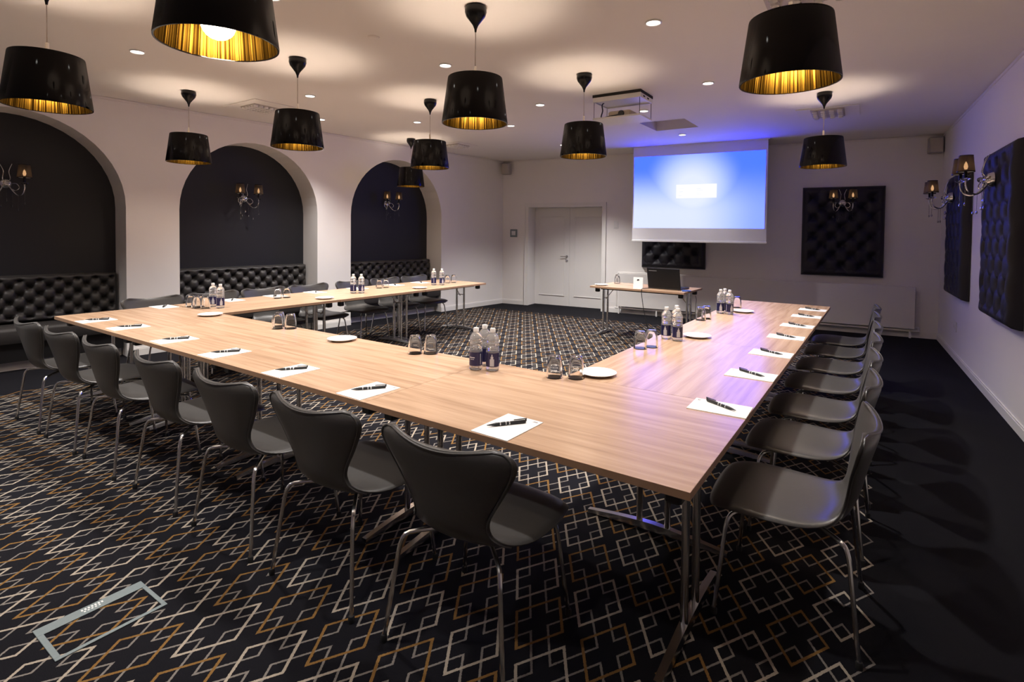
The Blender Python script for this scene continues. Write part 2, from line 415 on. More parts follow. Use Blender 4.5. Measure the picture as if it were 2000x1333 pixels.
# ---- double door in its recess
dr = empty('door_1', BW(D0, -DD, 0), BW.rot); dr['kind'] = 'structure'
inv = lambda s: -(s)            # local X runs against s on the back wall
DWID = D1 - D0
for i, (a, b) in enumerate(((0.004, DWID / 2 - .002), (DWID / 2 + .002, DWID - .004))):
    lf = MB().box(-b, -a, .0, .04, .005, DH - .004).obj('door_leaf', M['door'], dr, smooth=False)
    a2, b2 = a + .10, b - .10
    mo = MB()
    for (p, q, z0, z1) in ((a2, b2, .20, .222), (a2, b2, 1.80, 1.822), (a2, a2 + .022, .222, 1.80), (b2 - .022, b2, .222, 1.80)):
        mo.box(-q, -p, .04, .052, z0, z1, .004)
    mo.obj('panel_moulding', M['door'], lf, smooth=False)
    if i == 0:
        hx = -(b - .055)
        h = MB()
        h.lathe([(.0, 0), (.026, 0), (.026, .008), (.0, .008)], 16)
        hb = [(v[0] + hx, v[2] + .041, v[1] + 1.01) for v in h.v]; h.v = hb
        h.tube([(hx, .045, 1.01), (hx, .09, 1.01)], .009, 10); h.tube([(hx, .088, 1.01), (hx + .12, .088, 1.01)], .009, 10)
        h.obj('door_handle', M['chrome'], lf)
        k = MB(); k.lathe([(.0, 0), (.026, 0), (.026, .008), (.0, .008)], 16); k.v = [(v[0] + hx, v[2] + .041, v[1] + .925) for v in k.v]
        k.obj('lock_plate', M['chrome'], lf)
cs = MB()
for s0, s1, z0, z1 in ((.527, .607, 0, 2.08), (2.178, 2.258, 0, 2.08), (.607, 2.178, 2.0, 2.08)):
    wbox(BW, s0, s1, 0, .022, z0, z1, cs)
for s0, s1, z0, z1 in ((.527, .547, 0, 2.08), (2.238, 2.258, 0, 2.08), (.547, 2.238, 2.06, 2.08)):
    wbox(BW, s0, s1, .022, .032, z0, z1, cs)
struct(cs, 'trim_4', M['trim'])

# ================================================================== lights
# ---- recessed spots
spots = [((-5.138, 1.977), 'recessed ceiling spot above the near left tables, closest to the first arch'),
         ((-5.197, 3.659), 'recessed ceiling spot by the pendant in front of the middle arch'),
         ((-6.174, 4.513), 'recessed ceiling spot closest to the pillar between the middle and far arches'),
         ((-3.219, 3.631), 'recessed ceiling spot in the ceiling middle beside the large central pendant'),
         ((-5.204, 5.314), 'recessed ceiling spot over the bench-side tables near the far arch'),
         ((-4.267, 6.171), 'recessed ceiling spot over the open carpet before the double door'),
         ((-3.286, 5.336), 'recessed ceiling spot between the projector lift and the far pendants'),
         ((-1.352, 3.675), 'brightest recessed ceiling spot, between central pendant and near aisle pendant'),
         ((-2.49, 8.05), 'recessed ceiling spot right in front of the projection screen'),
         ((-2.398, 6.254), 'recessed ceiling spot seen through the wires of the projector lift'),
         ((-4.45, 7.97), 'recessed ceiling spot above the double door, hidden behind a pendant'),
         ((-1.439, 5.428), 'recessed ceiling spot behind the near aisle pendant')]
rb = empty('recessed_spot', (0, 0, ZC), label='spot', cat='ceiling light', group='recessed ceiling spots')
MB().lathe([(.046, -.001), (.056, -.001), (.058, -.006), (.050, -.012), (.046, -.008)], 24, closed=True).obj('trim_ring', M['white'], rb)
MB().lathe([(.046, -.004), (0, -.006)], 24).obj('lamp_glass', M['spot'], rb)
spot_p = Proto(rb)
def spot_light(x, y, k=1.0, size=112, blend=.9):
    L_ = bpy.data.lights.new('spot', 'SPOT'); L_.energy = K_SPOT * k; L_.color = NEUT; L_.spot_size = math.radians(size); L_.spot_blend = blend; L_.shadow_soft_size = .05
    lo = bpy.data.objects.new('spot_lamp', L_); COL.objects.link(lo); lo.location = (x, y, ZC - .03)
for (x, y), lab in spots:
    spot_p((x, y, ZC), 0, lab); spot_light(x, y, (.4 if x > -3 else 2.1) if y > 7 else (1.05 if x > -2 else .75 if y < 2 else 1))
# the same grid goes on over the part of the room behind the picture's upper edge
for i, (x, y) in enumerate(((-3.2, 1.98), (-1.3, 1.98), (-5.1, .3), (-3.2, .3), (-1.2, .3), (-6.9, .3))):
    spot_p((x, y, ZC), 0, f'recessed ceiling spot out of view before the near row, {ORD[i]} of six'); spot_light(x, y, (.75, .45, 1, .6, .25, 1)[i])

# ---- pendants
ZP0, ZP1 = 2.205, 2.497
pr = empty('pendant_lamp', (0, 0, ZC), label='pendant', cat='pendant lamp', group='black pleated pendant lamps')
MB().lathe([(0, 0), (.064, 0), (.070, -.010), (.071, -.038), (.062, -.064), (.040, -.092), (.019, -.120), (.009, -.145), (.006, -.165), (0, -.167)], 28).obj('canopy', M['black_lacquer'], pr)
MB().tube([(0, 0, -.15), (0, 0, ZP1 - ZC + .075)], .0032, 6).obj('cord', M['cord'], pr)
NR = 132
z0, z1 = ZP0 - ZC, ZP1 - ZC
wob = lambda k, z: .0022 if k % 2 else -.0008
shp = [(.212, z0), (.2125, z0 + .006), (.176, z1 - .004), (.175, z1)]
MB().ribbon_lathe(shp, NR * 2, wob).obj('shade', M['gloss_black'], pr, ang=180)
wob2 = lambda k, z: .0006 * math.sin(k * 1.7) + (.0008 if (k * 7 // 3) % 2 else -.0006)
lin = MB().ribbon_lathe([(.2085, z0 + .001), (.172, z1 - .001)], 96, wob2).obj('lining', M['gold'], pr, smooth=False); lin['label'] = 'gold foil lining inside the shade'
for r0, zz in ((.2105, z0), (.1735, z1)):
    MB().lathe([(r0 - .0025, zz - .001), (r0 + .0035, zz - .001), (r0 + .0035, zz + .003), (r0 - .0025, zz + .003)], 64, closed=True).obj('rim', M['gloss_black'], pr)
MB().lathe([(0, z1 + .08), (.0095, z1 + .08), (.0105, z1 - .02), (.018, z1 - .03), (.018, z1 - .13), (0, z1 - .13)], 16).obj('lamp_holder', M['white'], pr)
sp = MB()
for k in range(3):
    a = 2 * PI * k / 3 + .4; sp.tube([(.01 * math.cos(a), .01 * math.sin(a), z1 - .012), (.173 * math.cos(a), .173 * math.sin(a), z1 - .004)], .0022, 6)
sp.obj('spider', M['chrome'], pr)
ZBULB = 2.288 - ZC
MB().lathe([(0, -.061), (.016, -.059), (.031, -.053), (.044, -.043), (.053, -.031), (.0595, -.015), (.061, .0), (.058, .019), (.050, .036), (.038, .050), (.026, .060), (.018, .070), (.0165, .078)], 20, (0, 0, ZBULB)).obj('bulb', M['bulb'], pr)['place'] = 1
pend_p = Proto(pr)
off = Vector((Rv.x, Rv.y, 0)) * .016
pendants = [((-2.13, 1.08), 'largest pendant at the top edge with its lit bulb showing under the black shade'),
            ((-4.08, 1.09), 'black pleated pendant at the upper corner in front of the first arch'),
            ((-.395, 2.81), 'big black pleated pendant over the aisle-side tables'),
            ((-2.241, 2.796), 'black pleated pendant with gold lining in the ceiling centre'),
            ((-4.184, 2.805), 'black pleated pendant hanging before the middle arch top'),
            ((-6.163, 2.838), 'black pleated pendant close to the pillar beside the middle arch'),
            ((-2.333, 4.53), 'black pleated pendant beside the ceiling projector lift'),
            ((-4.226, 4.494), 'black pleated pendant overlapping the far arch and a smaller lamp'),
            ((-6.25, 6.224), 'smallest black pendant hanging right in front of the far arch'),
            ((-.552, 6.428), 'black pleated pendant before the back wall panel with sconce')]
for (x, y), lab in pendants:
    p_ = pend_p((x + off.x, y + off.y, ZC), random.random() * 6, lab)
    for ch in p_.children:
        if 'place' in ch: ch.location = (0, 0, -.004 if 'largest' in lab else .042)

# ================================================================== tables
def t_leg(h, depth):
    """T leg of a folding conference table: two tubes, fold-down brace, flat arched foot."""
    leg = MB()
    for dy in (-.072, .072): leg.tube([(0, dy, .03), (0, dy, h)], .0155, 12)
    leg.box(-.02, .02, -.13, .13, h - .012, h)
    foot = MB(); n = 10; fl_ = .72 * depth / .94; vs = []; fs = []
    for k in range(n + 1):
        y = (k / n - .5) * fl_; e = abs(k / n - .5) * 2; zt = .048 - .030 * e ** 1.5; zb = .022 * (1 - e ** 2) * .6 if e < 1 else 0; w = .021 - .004 * e
        vs += [(-w, y, zb), (w, y, zb), (w * .8, y, zt), (-w * .8, y, zt)]
    for k in range(n):
        for j in range(4): fs.append((k * 4 + j, k * 4 + (j + 1) % 4, (k + 1) * 4 + (j + 1) % 4, (k + 1) * 4 + j))
    fs += [(3, 2, 1, 0), tuple(n * 4 + i for i in range(4))]
    foot.add(vs, fs)
    return leg, foot
def table(cx, cy, length, depth, rz, label, inset=(.10, .10), group='folding conference tables in the U'):
    t = empty('conference_table', (cx, cy, 0), rz, label, 'table', group)
    hx, hy = length / 2 - .0003, depth / 2 - .0003
    MB().box(-hx + .0007, hx - .0007, -hy + .0007, hy - .0007, TZ - .025, TZ).obj('tabletop', M['wood'], t, smooth=False)
    eb = MB(); zt = TZ - .0008
    for x0, x1, y0, y1 in ((-hx, hx, -hy, -hy + .0007), (-hx, hx, hy - .0007, hy), (-hx, -hx + .0007, -hy + .0007, hy - .0007), (hx - .0007, hx, -hy + .0007, hy - .0007)):
        eb.box(x0, x1, y0, y1, TZ - .0255, zt)
    eb.obj('edge_band', M['edge'], t, smooth=False)
    for sgn, ins in ((-1, inset[0]), (1, inset[1])):
        lm, fm = t_leg(TZ - .026, depth)
        lo = lm.obj('leg', M['chrome'], t); lo.location = (sgn * (hx - ins), 0, 0)
        fm.obj('foot', M['chrome'], lo)
        MB().tube([(-sgn * .005, 0, TZ - .22), (-sgn * .16, 0, TZ - .03)], .006, 8).obj('brace', M['chrome'], lo)
        MB().tube([(-sgn * .005, -.072, TZ - .2), (-sgn * .005, .072, TZ - .2)], .006, 8).obj('cross_bar', M['chrome'], lo)
        for dy in (-1, 1):
            bm = MB().box(-.028, .028, -.028, .028, -.062, 0, .006).obj('bumper', M['plastic'], t, smooth=False)
            bm.location = (sgn * (hx - .075), dy * (hy - .10), TZ - .026)
    for dy in (-1, 1):
        rl = MB().box(-hx + .1, hx - .1, -.012, .012, -.03, 0).obj('rail', M['plastic'], t, smooth=False); rl.location = (0, dy * (hy - .16), TZ - .026)
    return t
Y1, Y3 = 1.6149, 2.5547
fx = [-.4557, -1.90, -3.28, -4.56, -5.8826]
fl_lab = ['wood-topped folding table at the near aisle corner of the U', 'wood-topped folding table, second along the near row from the aisle corner',
          'wood-topped folding table, third along the near row from the aisle corner', 'wood-topped folding table ending the near row beside the first arch bench']
for i in range(4):
    table((fx[i] + fx[i + 1]) / 2, (Y1 + Y3) / 2, fx[i] - fx[i + 1], Y3 - Y1, 0, fl_lab[i], (.10, .126))
X2, X3 = -.4557, -1.3839
ry = [2.5557, 3.97, 5.38, 6.735]
for i, lab in enumerate(['wood-topped table with purple sheen, first along the aisle side after the corner', 'wood-topped table, middle one of the aisle side with three water bottles', 'wood-topped table ending the aisle side nearest the radiator']):
    table((X2 + X3) / 2, (ry[i] + ry[i + 1]) / 2, ry[i + 1] - ry[i], X2 - X3, PI / 2, lab, (.065, .09 if i < 2 else .05))
ly = [2.562, 3.87, 5.20, 6.47]
for i, lab in enumerate(['wood-topped table, first along the bench side after the near row', 'wood-topped table, middle one of the bench side', 'wood-topped table ending the bench side nearest the double door']):
    ym = (ly[i] + ly[i + 1]) / 2; xm = -5.425 + (ym - 2.55) * .018
    table(xm, ym, ly[i + 1] - ly[i], .93, PI / 2 - .012, lab, (.066, .06) if i < 2 else (.03, .04))
pt = table(-2.80, 7.48, 1.37, .78, -.03, 'small presenter table with laptop below the projection screen', (.06, .06), 'presenter table')

# ================================================================== chairs
def shell_surfaces():
    cl = smooth_path([(0, .292, .405), (0, .285, .424), (0, .262, .438), (0, .20, .444), (0, .09, .441), (0, -.04, .431), (0, -.125, .432), (0, -.178, .452), (0, -.205, .492), (0, -.222, .545), (0, -.243, .64), (0, -.266, .73), (0, -.278, .777), (0, -.283, .796)], 3)
    # half widths along the same spine
    key = [(0, .155), (1, .205), (2, .238), (3, .263), (4, .272), (5, .258), (6, .222), (7, .180), (8, .163), (9, .172), (10, .232), (11, .286), (12, .279), (13, .215)]
    curv = [(0, -.012), (2, -.014), (4, -.006), (5, .004), (6, .016), (7, .026), (8, .030), (9, .036), (10, .046), (11, .052), (13, .054)]
    def ip(tab, q):
        for (a, va), (b, vb) in zip(tab, tab[1:]):
            if q <= b: 
                t = (q - a) / (b - a); return va + (vb - va) * t
        return tab[-1][1]
    def ips(tab, q):
        pts = [Vector((a, v, 0)) for a, v in tab]
        i = min(int(q), len(pts) - 2); t = q - i
        a, b, c, d = pts[max(i - 1, 0)].y, pts[i].y, pts[i + 1].y, pts[min(i + 2, len(pts) - 1)].y
        return .5 * (2 * b + (c - a) * t + (2 * a - 5 * b + 4 * c - d) * t * t + (3 * b - a - 3 * c + d) * t ** 3)
    NU = 16; rows = []
    for i, p in enumerate(cl):
        tg = (cl[min(i + 1, len(cl) - 1)] - cl[max(i - 1, 0)]).normalized()
        nr = Vector((0, -tg.z, tg.y)) * -1         # facing the sitter
        if nr.z < 0 and nr.y < 0: nr = -nr
        q = i / 3; hw = ips(key, q); cv = ip(curv, q)
        row = []
        for k in range(NU + 1):
            u = -1 + 2 * k / NU
            dip = 0
            if q > 12: dip = 0
            row.append((p + Vector((u * hw, 0, 0)) + nr * cv * u * u, nr))
        rows.append(row)
    # ears: the top edge sits slightly lower in the middle
    for i, row in enumerate(rows):
        q = i / 3
        if q > 10:
            for k in range(NU + 1):
                u = -1 + 2 * k / NU; w = (q - 10) / 3
                row[k] = (row[k][0] + Vector((0, 0, -.009 * w * (1 - u * u))), row[k][1])
    return rows, NU
def make_chair():
    rows, NU = shell_surfaces(); th = .027
    NV = len(rows); V = []; 
    nrm = [[None] * (NU + 1) for _ in range(NV)]
    for i in range(NV):
        for k in range(NU + 1):
            a = rows[min(i + 1, NV - 1)][k][0] - rows[max(i - 1, 0)][k][0]; b = rows[i][min(k + 1, NU)][0] - rows[i][max(k - 1, 0)][0]
            n = b.cross(a).normalized()
            if n.dot(rows[i][k][1]) < 0: n = -n
            nrm[i][k] = n
    def bulge(i, k):
        u = abs(-1 + 2 * k / NU); ev = min(i, NV - 1 - i) / 4
        return th / 2 * math.sqrt(max(0.02, 1 - max(u, 0) ** 6)) * min(1, .45 + .55 * min(1, ev))
    front = [[rows[i][k][0] + nrm[i][k] * bulge(i, k) for k in range(NU + 1)] for i in range(NV)]
    back = [[rows[i][k][0] - nrm[i][k] * bulge(i, k) for k in range(NU + 1)] for i in range(NV)]
    w = NU + 1
    verts = [p for r in front for p in r] + [p for r in back for p in r]; B = NV * w
    faces = []; frow = []
    def F(q, i): faces.append(q); frow.append(i)
    for i in range(NV - 1):
        for k in range(NU):
            F((i * w + k, i * w + k + 1, (i + 1) * w + k + 1, (i + 1) * w + k), i)
            F((B + i * w + k, B + (i + 1) * w + k, B + (i + 1) * w + k + 1, B + i * w + k + 1), i)
        F((i * w, (i + 1) * w, B + (i + 1) * w, B + i * w), i)
        F((i * w + NU, B + i * w + NU, B + (i + 1) * w + NU, (i + 1) * w + NU), i)
    for k in range(NU):
        F((k, B + k, B + k + 1, k + 1), 0); t = (NV - 1) * w
        F((t + k, t + k + 1, B + t + k + 1, B + t + k), NV - 1)
    me = bpy.data.meshes.new('whole'); me.from_pydata([tuple(v) for v in verts], [], faces); me.update()
    import bmesh
    bm = bmesh.new(); bm.from_mesh(me); bmesh.ops.recalc_face_normals(bm, faces=bm.faces); bm.to_mesh(me); bm.free(); me.update()
    vn = [Vector(v.normal) for v in me.vertices]; polys = [tuple(p.vertices) for p in me.polygons]
    bpy.data.meshes.remove(me)
    root = empty('conference_chair', (0, 0, 0), label='chair', cat='chair')
    CUT = 22
    for name, sel in (('seat', lambda i: i < CUT), ('backrest', lambda i: i >= CUT)):
        fs = [polys[j] for j in range(len(polys)) if sel(frow[j])]
        used = sorted({i for f in fs for i in f}); mp = {a: n for n, a in enumerate(used)}
        m2 = bpy.data.meshes.new(name); m2.from_pydata([tuple(verts[a]) for a in used], [], [tuple(mp[i] for i in f) for f in fs]); m2.update()
        m2.materials.append(M['leather']); m2.shade_smooth()
        m2.normals_split_custom_set_from_vertices([tuple(vn[a]) for a in used])
        link(name, m2, root)
    # welt around the rear face
    pts = [back[i][0].lerp(back[i][1], .38) - nrm[i][0] * .002 for i in range(CUT - 4, NV - 2)]
    pts += [back[NV - 3][k].lerp(back[NV - 2][k], .7) - nrm[NV - 2][k] * .002 for k in range(1, NU)]
    pts += [back[i][NU].lerp(back[i][NU - 1], .38) - nrm[i][NU] * .002 for i in range(NV - 3, CUT - 5, -1)]
    MB().tube(pts, .0038, 6).obj('piping', M['leather'], root)
    MB().lathe([(0, .386), (.075, .386), (.085, .392), (.085, .404), (.06, .412), (0, .412)], 20).obj('mount_plate', M['plastic'], root)
    for sx in (-1, 1):
        for kind, pth in (('f', [(.03, .03, .397), (.12, .115, .397), (.185, .185, .393), (.205, .207, .37), (.215, .216, .33), (.252, .245, .012)]),
                          ('r', [(.03, -.03, .397), (.12, -.10, .397), (.195, -.175, .393), (.213, -.195, .37), (.221, -.204, .33), (.258, -.24, .012)])):
            P_ = [(sx * x, y, z) for x, y, z in pth]
            path = [P_[0], P_[1]] + smooth_path(P_[1:5], 3)[1:] + [P_[5]]
            lo = MB().tube(path, .0085, 8).obj('leg', M['chrome'], root)
            ft = MB().lathe([(0, 0), (.012, 0), (.013, .018), (.010, .026), (0, .026)], 10).obj('rubber_foot', M['rubber'], lo)
            ft.location = (P_[5][0], P_[5][1], 0)
    return root
chair_p = Proto(make_chair())
FR = [(-1.225, 1.598, .05), (-1.905, 1.575, .015), (-2.575, 1.565, 0), (-3.26, 1.56, -.02), (-3.985, 1.545, -.03), (-4.625, 1.53, .02), (-5.27, 1.52, .0)]
for i, (x, y, r) in enumerate(FR):
    chair_p((x, y, 0), r, f'black leather shell chair, {ORD[i]} in the near row from the aisle corner', 'chairs along the near row')
RR = [(-.28, 2.455, .02), (-.28, 3.17, -.02), (-.28, 3.80, .015), (-.28, 4.47, 0), (-.28, 5.09, .0), (-.29, 5.75, 0), (-.295, 6.385, .0)]
for i, (x, y, r) in enumerate(RR):
    chair_p((x, y, 0), PI / 2 + r, f'black leather shell chair, {ORD[i]} on the aisle side from the near corner', 'chairs along the aisle side')
LR = [(-5.84, 2.462, 0), (-5.84, 3.052, .0), (-5.83, 3.642, .0), (-5.82, 4.245, .0), (-5.82, 4.93, 0), (-5.81, 5.518, 0), (-5.80, 6.106, 0)]
for i, (x, y, r) in enumerate(LR):
    chair_p((x, y, 0), -PI / 2 + r, f'black leather shell chair, {ORD[i]} on the bench side from the near row', 'chairs along the bench side')

# ================================================================== notepads and pens
pp = empty('notepad', (0, 0, 0), cat='notepad', label='pad')
MB().box(-.0875, .0875, -.1225, .1225, 0, .003).obj('sheets', M['paper'], pp, smooth=False)
lg = MB().box(.05, .075, .098, .101, .003, .0034); lg.box(.053, .072, .103, .109, .003, .0034); lg.obj('letterhead', M['ink'], pp, smooth=False)
pad_p = Proto(pp)
pn = empty('pen', (0, 0, 0), cat='pen', label='pen')
def alongx(mb): mb.v = [(z, x, y) for x, y, z in mb.v]; return mb
R_ = .0068
alongx(MB().lathe([(0, -.082), (.0015, -.082), (.0022, -.076), (.0050, -.058), (.0066, -.045), (R_, -.02), (R_, .076), (.006, .080), (0, .080)], 12)).obj('barrel', M['plastic'], pn).location = (0, 0, R_)
MB().box(.03, .085, -.002, .002, R_ * 2 + .002, R_ * 2 + .005).box(.078, .084, -.002, .002, R_, R_ * 2 + .003).obj('clip', M['plastic'], pn, smooth=False)
for nm, (a, b) in (('ring', (-.030, -.026)), ('ring', (-.006, -.002)), ('ring', (.008, .013))):
    alongx(MB().lathe([(R_, a), (R_ + .0005, a), (R_ + .0005, b), (R_, b)], 12, closed=True)).obj(nm, M['silver'], pn).location = (0, 0, R_)
MB().box(-.024, .006, -.0012, .0012, R_ * 2 - .0004, R_ * 2 + .0004).obj('printed_mark', M['silver'], pn, smooth=False)
pen_p = Proto(pn)
def setting(x, y, rz, pen_rz, where, dx=0, dy=0):
    pad_p((x, y, TZ), rz, f'white notepad {where}', 'notepads on the tables')
    pen_p((x + dx, y + dy, TZ + .0031), pen_rz, f'black pen lying on the notepad {where}', 'pens on the notepads')
for i, (x, y) in enumerate([(-1.205, 1.742), (-2.018, 1.744), (-2.641, 1.742), (-3.341, 1.75), (-4.005, 1.755), (-4.789, 1.768), (-5.343, 1.742)]):
    setting(x, y, random.uniform(-.03, .03), .93, f'before the {ORD[i]} near-row chair from the aisle corner', -.012, .01)
for i, (x, y) in enumerate([(-.58, 2.484), (-.58, 3.168), (-.582, 3.816), (-.587, 4.499), (-.585, 5.12), (-.585, 5.766), (-.585, 6.318)]):
    setting(x, y, PI / 2 + random.uniform(-.03, .03), PI - .52, f'before the {ORD[i]} aisle-side chair from the near corner', 0, .02)
for i, (x, y) in enumerate([(-5.78, 2.435), (-5.78, 3.103), (-5.76, 3.60), (-5.75, 4.12), (-5.71, 4.74), (-5.68, 5.36), (-5.66, 5.86)]):
    setting(x, y, -PI / 2 + random.uniform(-.03, .03), -.6, f'before the {ORD[i]} bench-side chair from the near row', 0, .01)

# ================================================================== bottles, glasses, plates
bt = empty('water_bottle', (0, 0, 0), cat='bottle', label='bottle')
rb_ = .0365
prof = [(0, .004), (.024, 0), (.034, .004), (rb_, .012), (rb_, .024), (.0352, .027), (.0352, .102), (rb_, .106), (rb_, .112)]
z = .112
for k in range(6): prof += [(.0330 if k < 3 else .0335, z + .004), (.0358 if k not in (2, 3) else .0343, z + .009)]; z += .0095
prof += [(.0355, .174), (.0315, .191), (.022, .204), (.0135, .211), (.0130, .217), (0, .217)]
MB().lathe(prof, 28).obj('bottle_body', M['water'], bt)
MB().lathe([(.0135, .213), (.0152, .213), (.0152, .232), (.0135, .2345), (0, .2345)], 20).obj('cap', M['white'], bt)
lb = MB().lathe([(.0356, .027), (.0366, .027), (.0366, .102), (.0356, .102)], 32, closed=True).obj('paper_label', M['label_navy'], bt); lb['label'] = 'navy printed band'
def arcpatch(r, a0, a1, z0, z1, n=6):
    mb = MB(); vs = []
    for k in range(n + 1):
        a = a0 + (a1 - a0) * k / n; vs += [(r * math.cos(a), r * math.sin(a), z0), (r * math.cos(a), r * math.sin(a), z1)]
    return mb.add(vs, [(2 * k, 2 * k + 2, 2 * k + 3, 2 * k + 1) for k in range(n)])
for q in (arcpatch(.0369, .1, .75, .031, .070), arcpatch(.0369, .22, .62, .070, .084), arcpatch(.0369, .34, .5, .084, .096), arcpatch(.0369, 1.7, 2.6, .071, .076),
          arcpatch(.0369, 1.8, 2.5, .062, .065), arcpatch(.0369, -1.05, -.9, .034, .095, 3), arcpatch(.0369, 3.45, 3.6, .034, .094, 3)):
    q.obj('printed_mark', M['label_pale'], lb, smooth=False)
bot_p = Proto(bt)
BG = 'water bottles on the tables'
bots = [((-1.86, 2.37), 'water bottle with navy label at the near-row centre, front one standing toward bench side'),
        ((-1.772, 2.407), 'water bottle with navy label at the near-row centre, front one standing toward aisle side'),
        ((-1.88, 2.475), 'water bottle mostly hidden behind the two front bottles of the near-row trio'),
        ((-5.44, 2.735), 'water bottle beside four upturned glasses at the bench-side corner'),
        ((-5.29, 2.73), 'water bottle by the white plate at the bench-side corner'),
        ((-5.325, 4.355), 'water bottle on the middle bench-side table, nearer of the pair'),
        ((-5.255, 4.42), 'water bottle on the middle bench-side table, farther of the pair'),
        ((-5.27, 5.73), 'water bottle on the last bench-side table, nearer of the pair'),
        ((-5.18, 5.80), 'water bottle on the last bench-side table, farther of the pair'),
        ((-1.295, 3.896), 'water bottle on the aisle-side tables, bench-facing one of the nearer trio'),
        ((-1.205, 3.87), 'water bottle beside a plate, front one of the nearer aisle-side trio'),
        ((-1.26, 4.02), 'water bottle behind the other two of the nearer aisle-side trio'),
        ((-1.29, 5.47), 'water bottle in the far aisle-side trio, nearest the open centre'),
        ((-1.205, 5.455), 'water bottle in the far aisle-side trio, nearest the far notepads'),
        ((-1.275, 5.57), 'water bottle at the rear of the far aisle-side trio')]
for i, ((x, y), lab) in enumerate(bots): bot_p((x, y, TZ), [2.6, -1.45, 1.0, -.9, -.7, .4, -.8, .2, -.9, -1.9, -1.5, .3, -1.7, -1.2, .5][i], lab, BG)

gl = empty('tumbler', (0, 0, 0), cat='glass', label='glass')
MB().lathe([(.0440, 0), (.0422, 0), (.0395, .060), (.0335, .094), (.024, .103), (0, .105), (0, .118), (.022, .119), (.0300, .116), (.0350, .099), (.0415, .061), (.0440, .004)], 28).obj('glass_body', M['glass'], gl)
gla_p = Proto(gl)
GG = 'upturned tumblers on the tables'
glas = [((-2.41, 2.452), 'upturned tumbler on the near row, bench-side one of the pair left of the bottles'),
        ((-2.33, 2.51), 'upturned tumbler on the near row, bottle-side one of the pair beside the bottles'),
        ((-1.425, 2.49), 'upturned tumbler near the aisle-corner plate, farther from that plate'),
        ((-1.325, 2.545), 'upturned tumbler overlapping the aisle-corner plate'),
        ((-3.93, 2.49), 'upturned tumbler, outermost toward the bench of the near-row trio'),
        ((-3.86, 2.43), 'upturned tumbler, front one of the near-row trio'),
        ((-3.78, 2.49), 'upturned tumbler, aisle-facing one of the near-row trio'),
        ((-5.60, 2.60), 'upturned tumbler, first from the bench in the row of four at the corner'),
        ((-5.53, 2.655), 'upturned tumbler, second from the bench in the row of four'),
        ((-5.465, 2.59), 'upturned tumbler, third from the bench in the row of four'),
        ((-5.378, 2.632), 'upturned tumbler next to the bottles in the row of four'),
        ((-1.325, 3.46), 'upturned tumbler on the first aisle-side table, nearer of the pair'),
        ((-1.28, 3.55), 'upturned tumbler on the first aisle-side table, farther of the pair'),
        ((-1.33, 4.93), 'upturned tumbler on the middle aisle-side table, nearer of the pair'),
        ((-1.31, 5.04), 'upturned tumbler on the middle aisle-side table, farther of the pair'),
        ((-1.25, 6.0), 'single upturned tumbler behind the far aisle-side bottles'),
        ((-5.56, 3.50), 'upturned tumbler on the first bench-side table, nearer of the pair'),
        ((-5.54, 3.60), 'upturned tumbler on the first bench-side table, farther of the pair'),
        ((-5.53, 4.95), 'upturned tumbler on the middle bench-side table, nearer of the pair'),
        ((-5.52, 5.06), 'upturned tumbler on the middle bench-side table, farther of the pair'),
        ((-5.32, 6.08), 'upturned tumbler at the far bench-side end, nearer of the pair'),
        ((-5.30, 6.20), 'upturned tumbler at the far bench-side end, farther of the pair'),
        ((-3.33, 7.70), 'upturned tumbler at the door end of the presenter table')]
for (x, y), lab in glas: gla_p((x, y, TZ), random.random() * 3, lab, GG)

pl = empty('plate', (0, 0, 0), cat='plate', label='plate')
MB().lathe([(0, .003), (.055, .0025), (.062, 0), (.068, .001), (.085, .010), (.100, .0155), (.1005, .0175), (.098, .018), (.082, .0125), (.064, .0065), (0, .006)], 40).obj('dish', M['porcelain'], pl)
pla_p = Proto(pl)
for (x, y), lab in [((-3.10, 2.44), 'small white plate on the inner edge of the near row, middle'), ((-1.26, 2.675), 'small white plate at the aisle corner beside upturned tumblers'),
                    ((-4.90, 2.44), 'small white plate at the inner bench-side corner'), ((-5.13, 3.80), 'small white plate on the first bench-side table'),
                    ((-5.09, 5.26), 'small white plate on the last bench-side table'), ((-3.39, 7.27), 'small white plate at the end of the presenter table'),
                    ((-1.13, 4.10), 'small white plate behind the nearer aisle-side bottles'), ((-1.13, 5.70), 'small white plate behind the far aisle-side bottles')]:
    pla_p((x, y, TZ), 0, lab, 'white plates on the tables')

# ================================================================== presenter table things
lp = empty('laptop', (-2.47, 7.33, TZ), -.09, 'black laptop with raised lid turned toward the viewer', 'laptop')
MB().box(-.235, .235, -.02, .29, .004, .026, .004).obj('base', M['plastic'], lp, smooth=False)
ld = MB().box(-.235, .235, -.006, .006, 0, .275, .003).obj('lid', M['lid'], lp, smooth=False); ld.location = (0, -.015, .022); ld.rotation_euler = (math.radians(12), 0, 0)
MB().box(-.205, -.09, -.0068, -.006, .235, .240).obj('lid_mark', M['silver'], ld, smooth=False)
MB().box(-.215, .215, .006, .0066, .02, .26).obj('display', M['dark'], ld, smooth=False)
MB().box(-.21, .21, .03, .15, .026, .028).obj('keyboard', M['rubber'], lp, smooth=False)
for p in ((-.2, 0), (.2, 0), (-.2, .27), (.2, .27)): MB().lathe([(0, 0), (.01, 0), (.01, .005), (0, .005)], 8, (p[0], p[1], 0)).obj('rubber_foot', M['rubber'], lp)
card = MB(); card.box(-.06, .06, -.001, .001, 0, .155); cdo = empty('tent_card', (-2.79, 7.17, TZ), .25, 'white folded tent card with a small dark emblem by the laptop', 'card')
fr = MB().box(-.065, .065, -.001, .001, 0, .16).obj('card_front', M['paper'], cdo, smooth=False); fr.rotation_euler = (math.radians(-9), 0, 0); fr.location = (0, -.026, .0005)
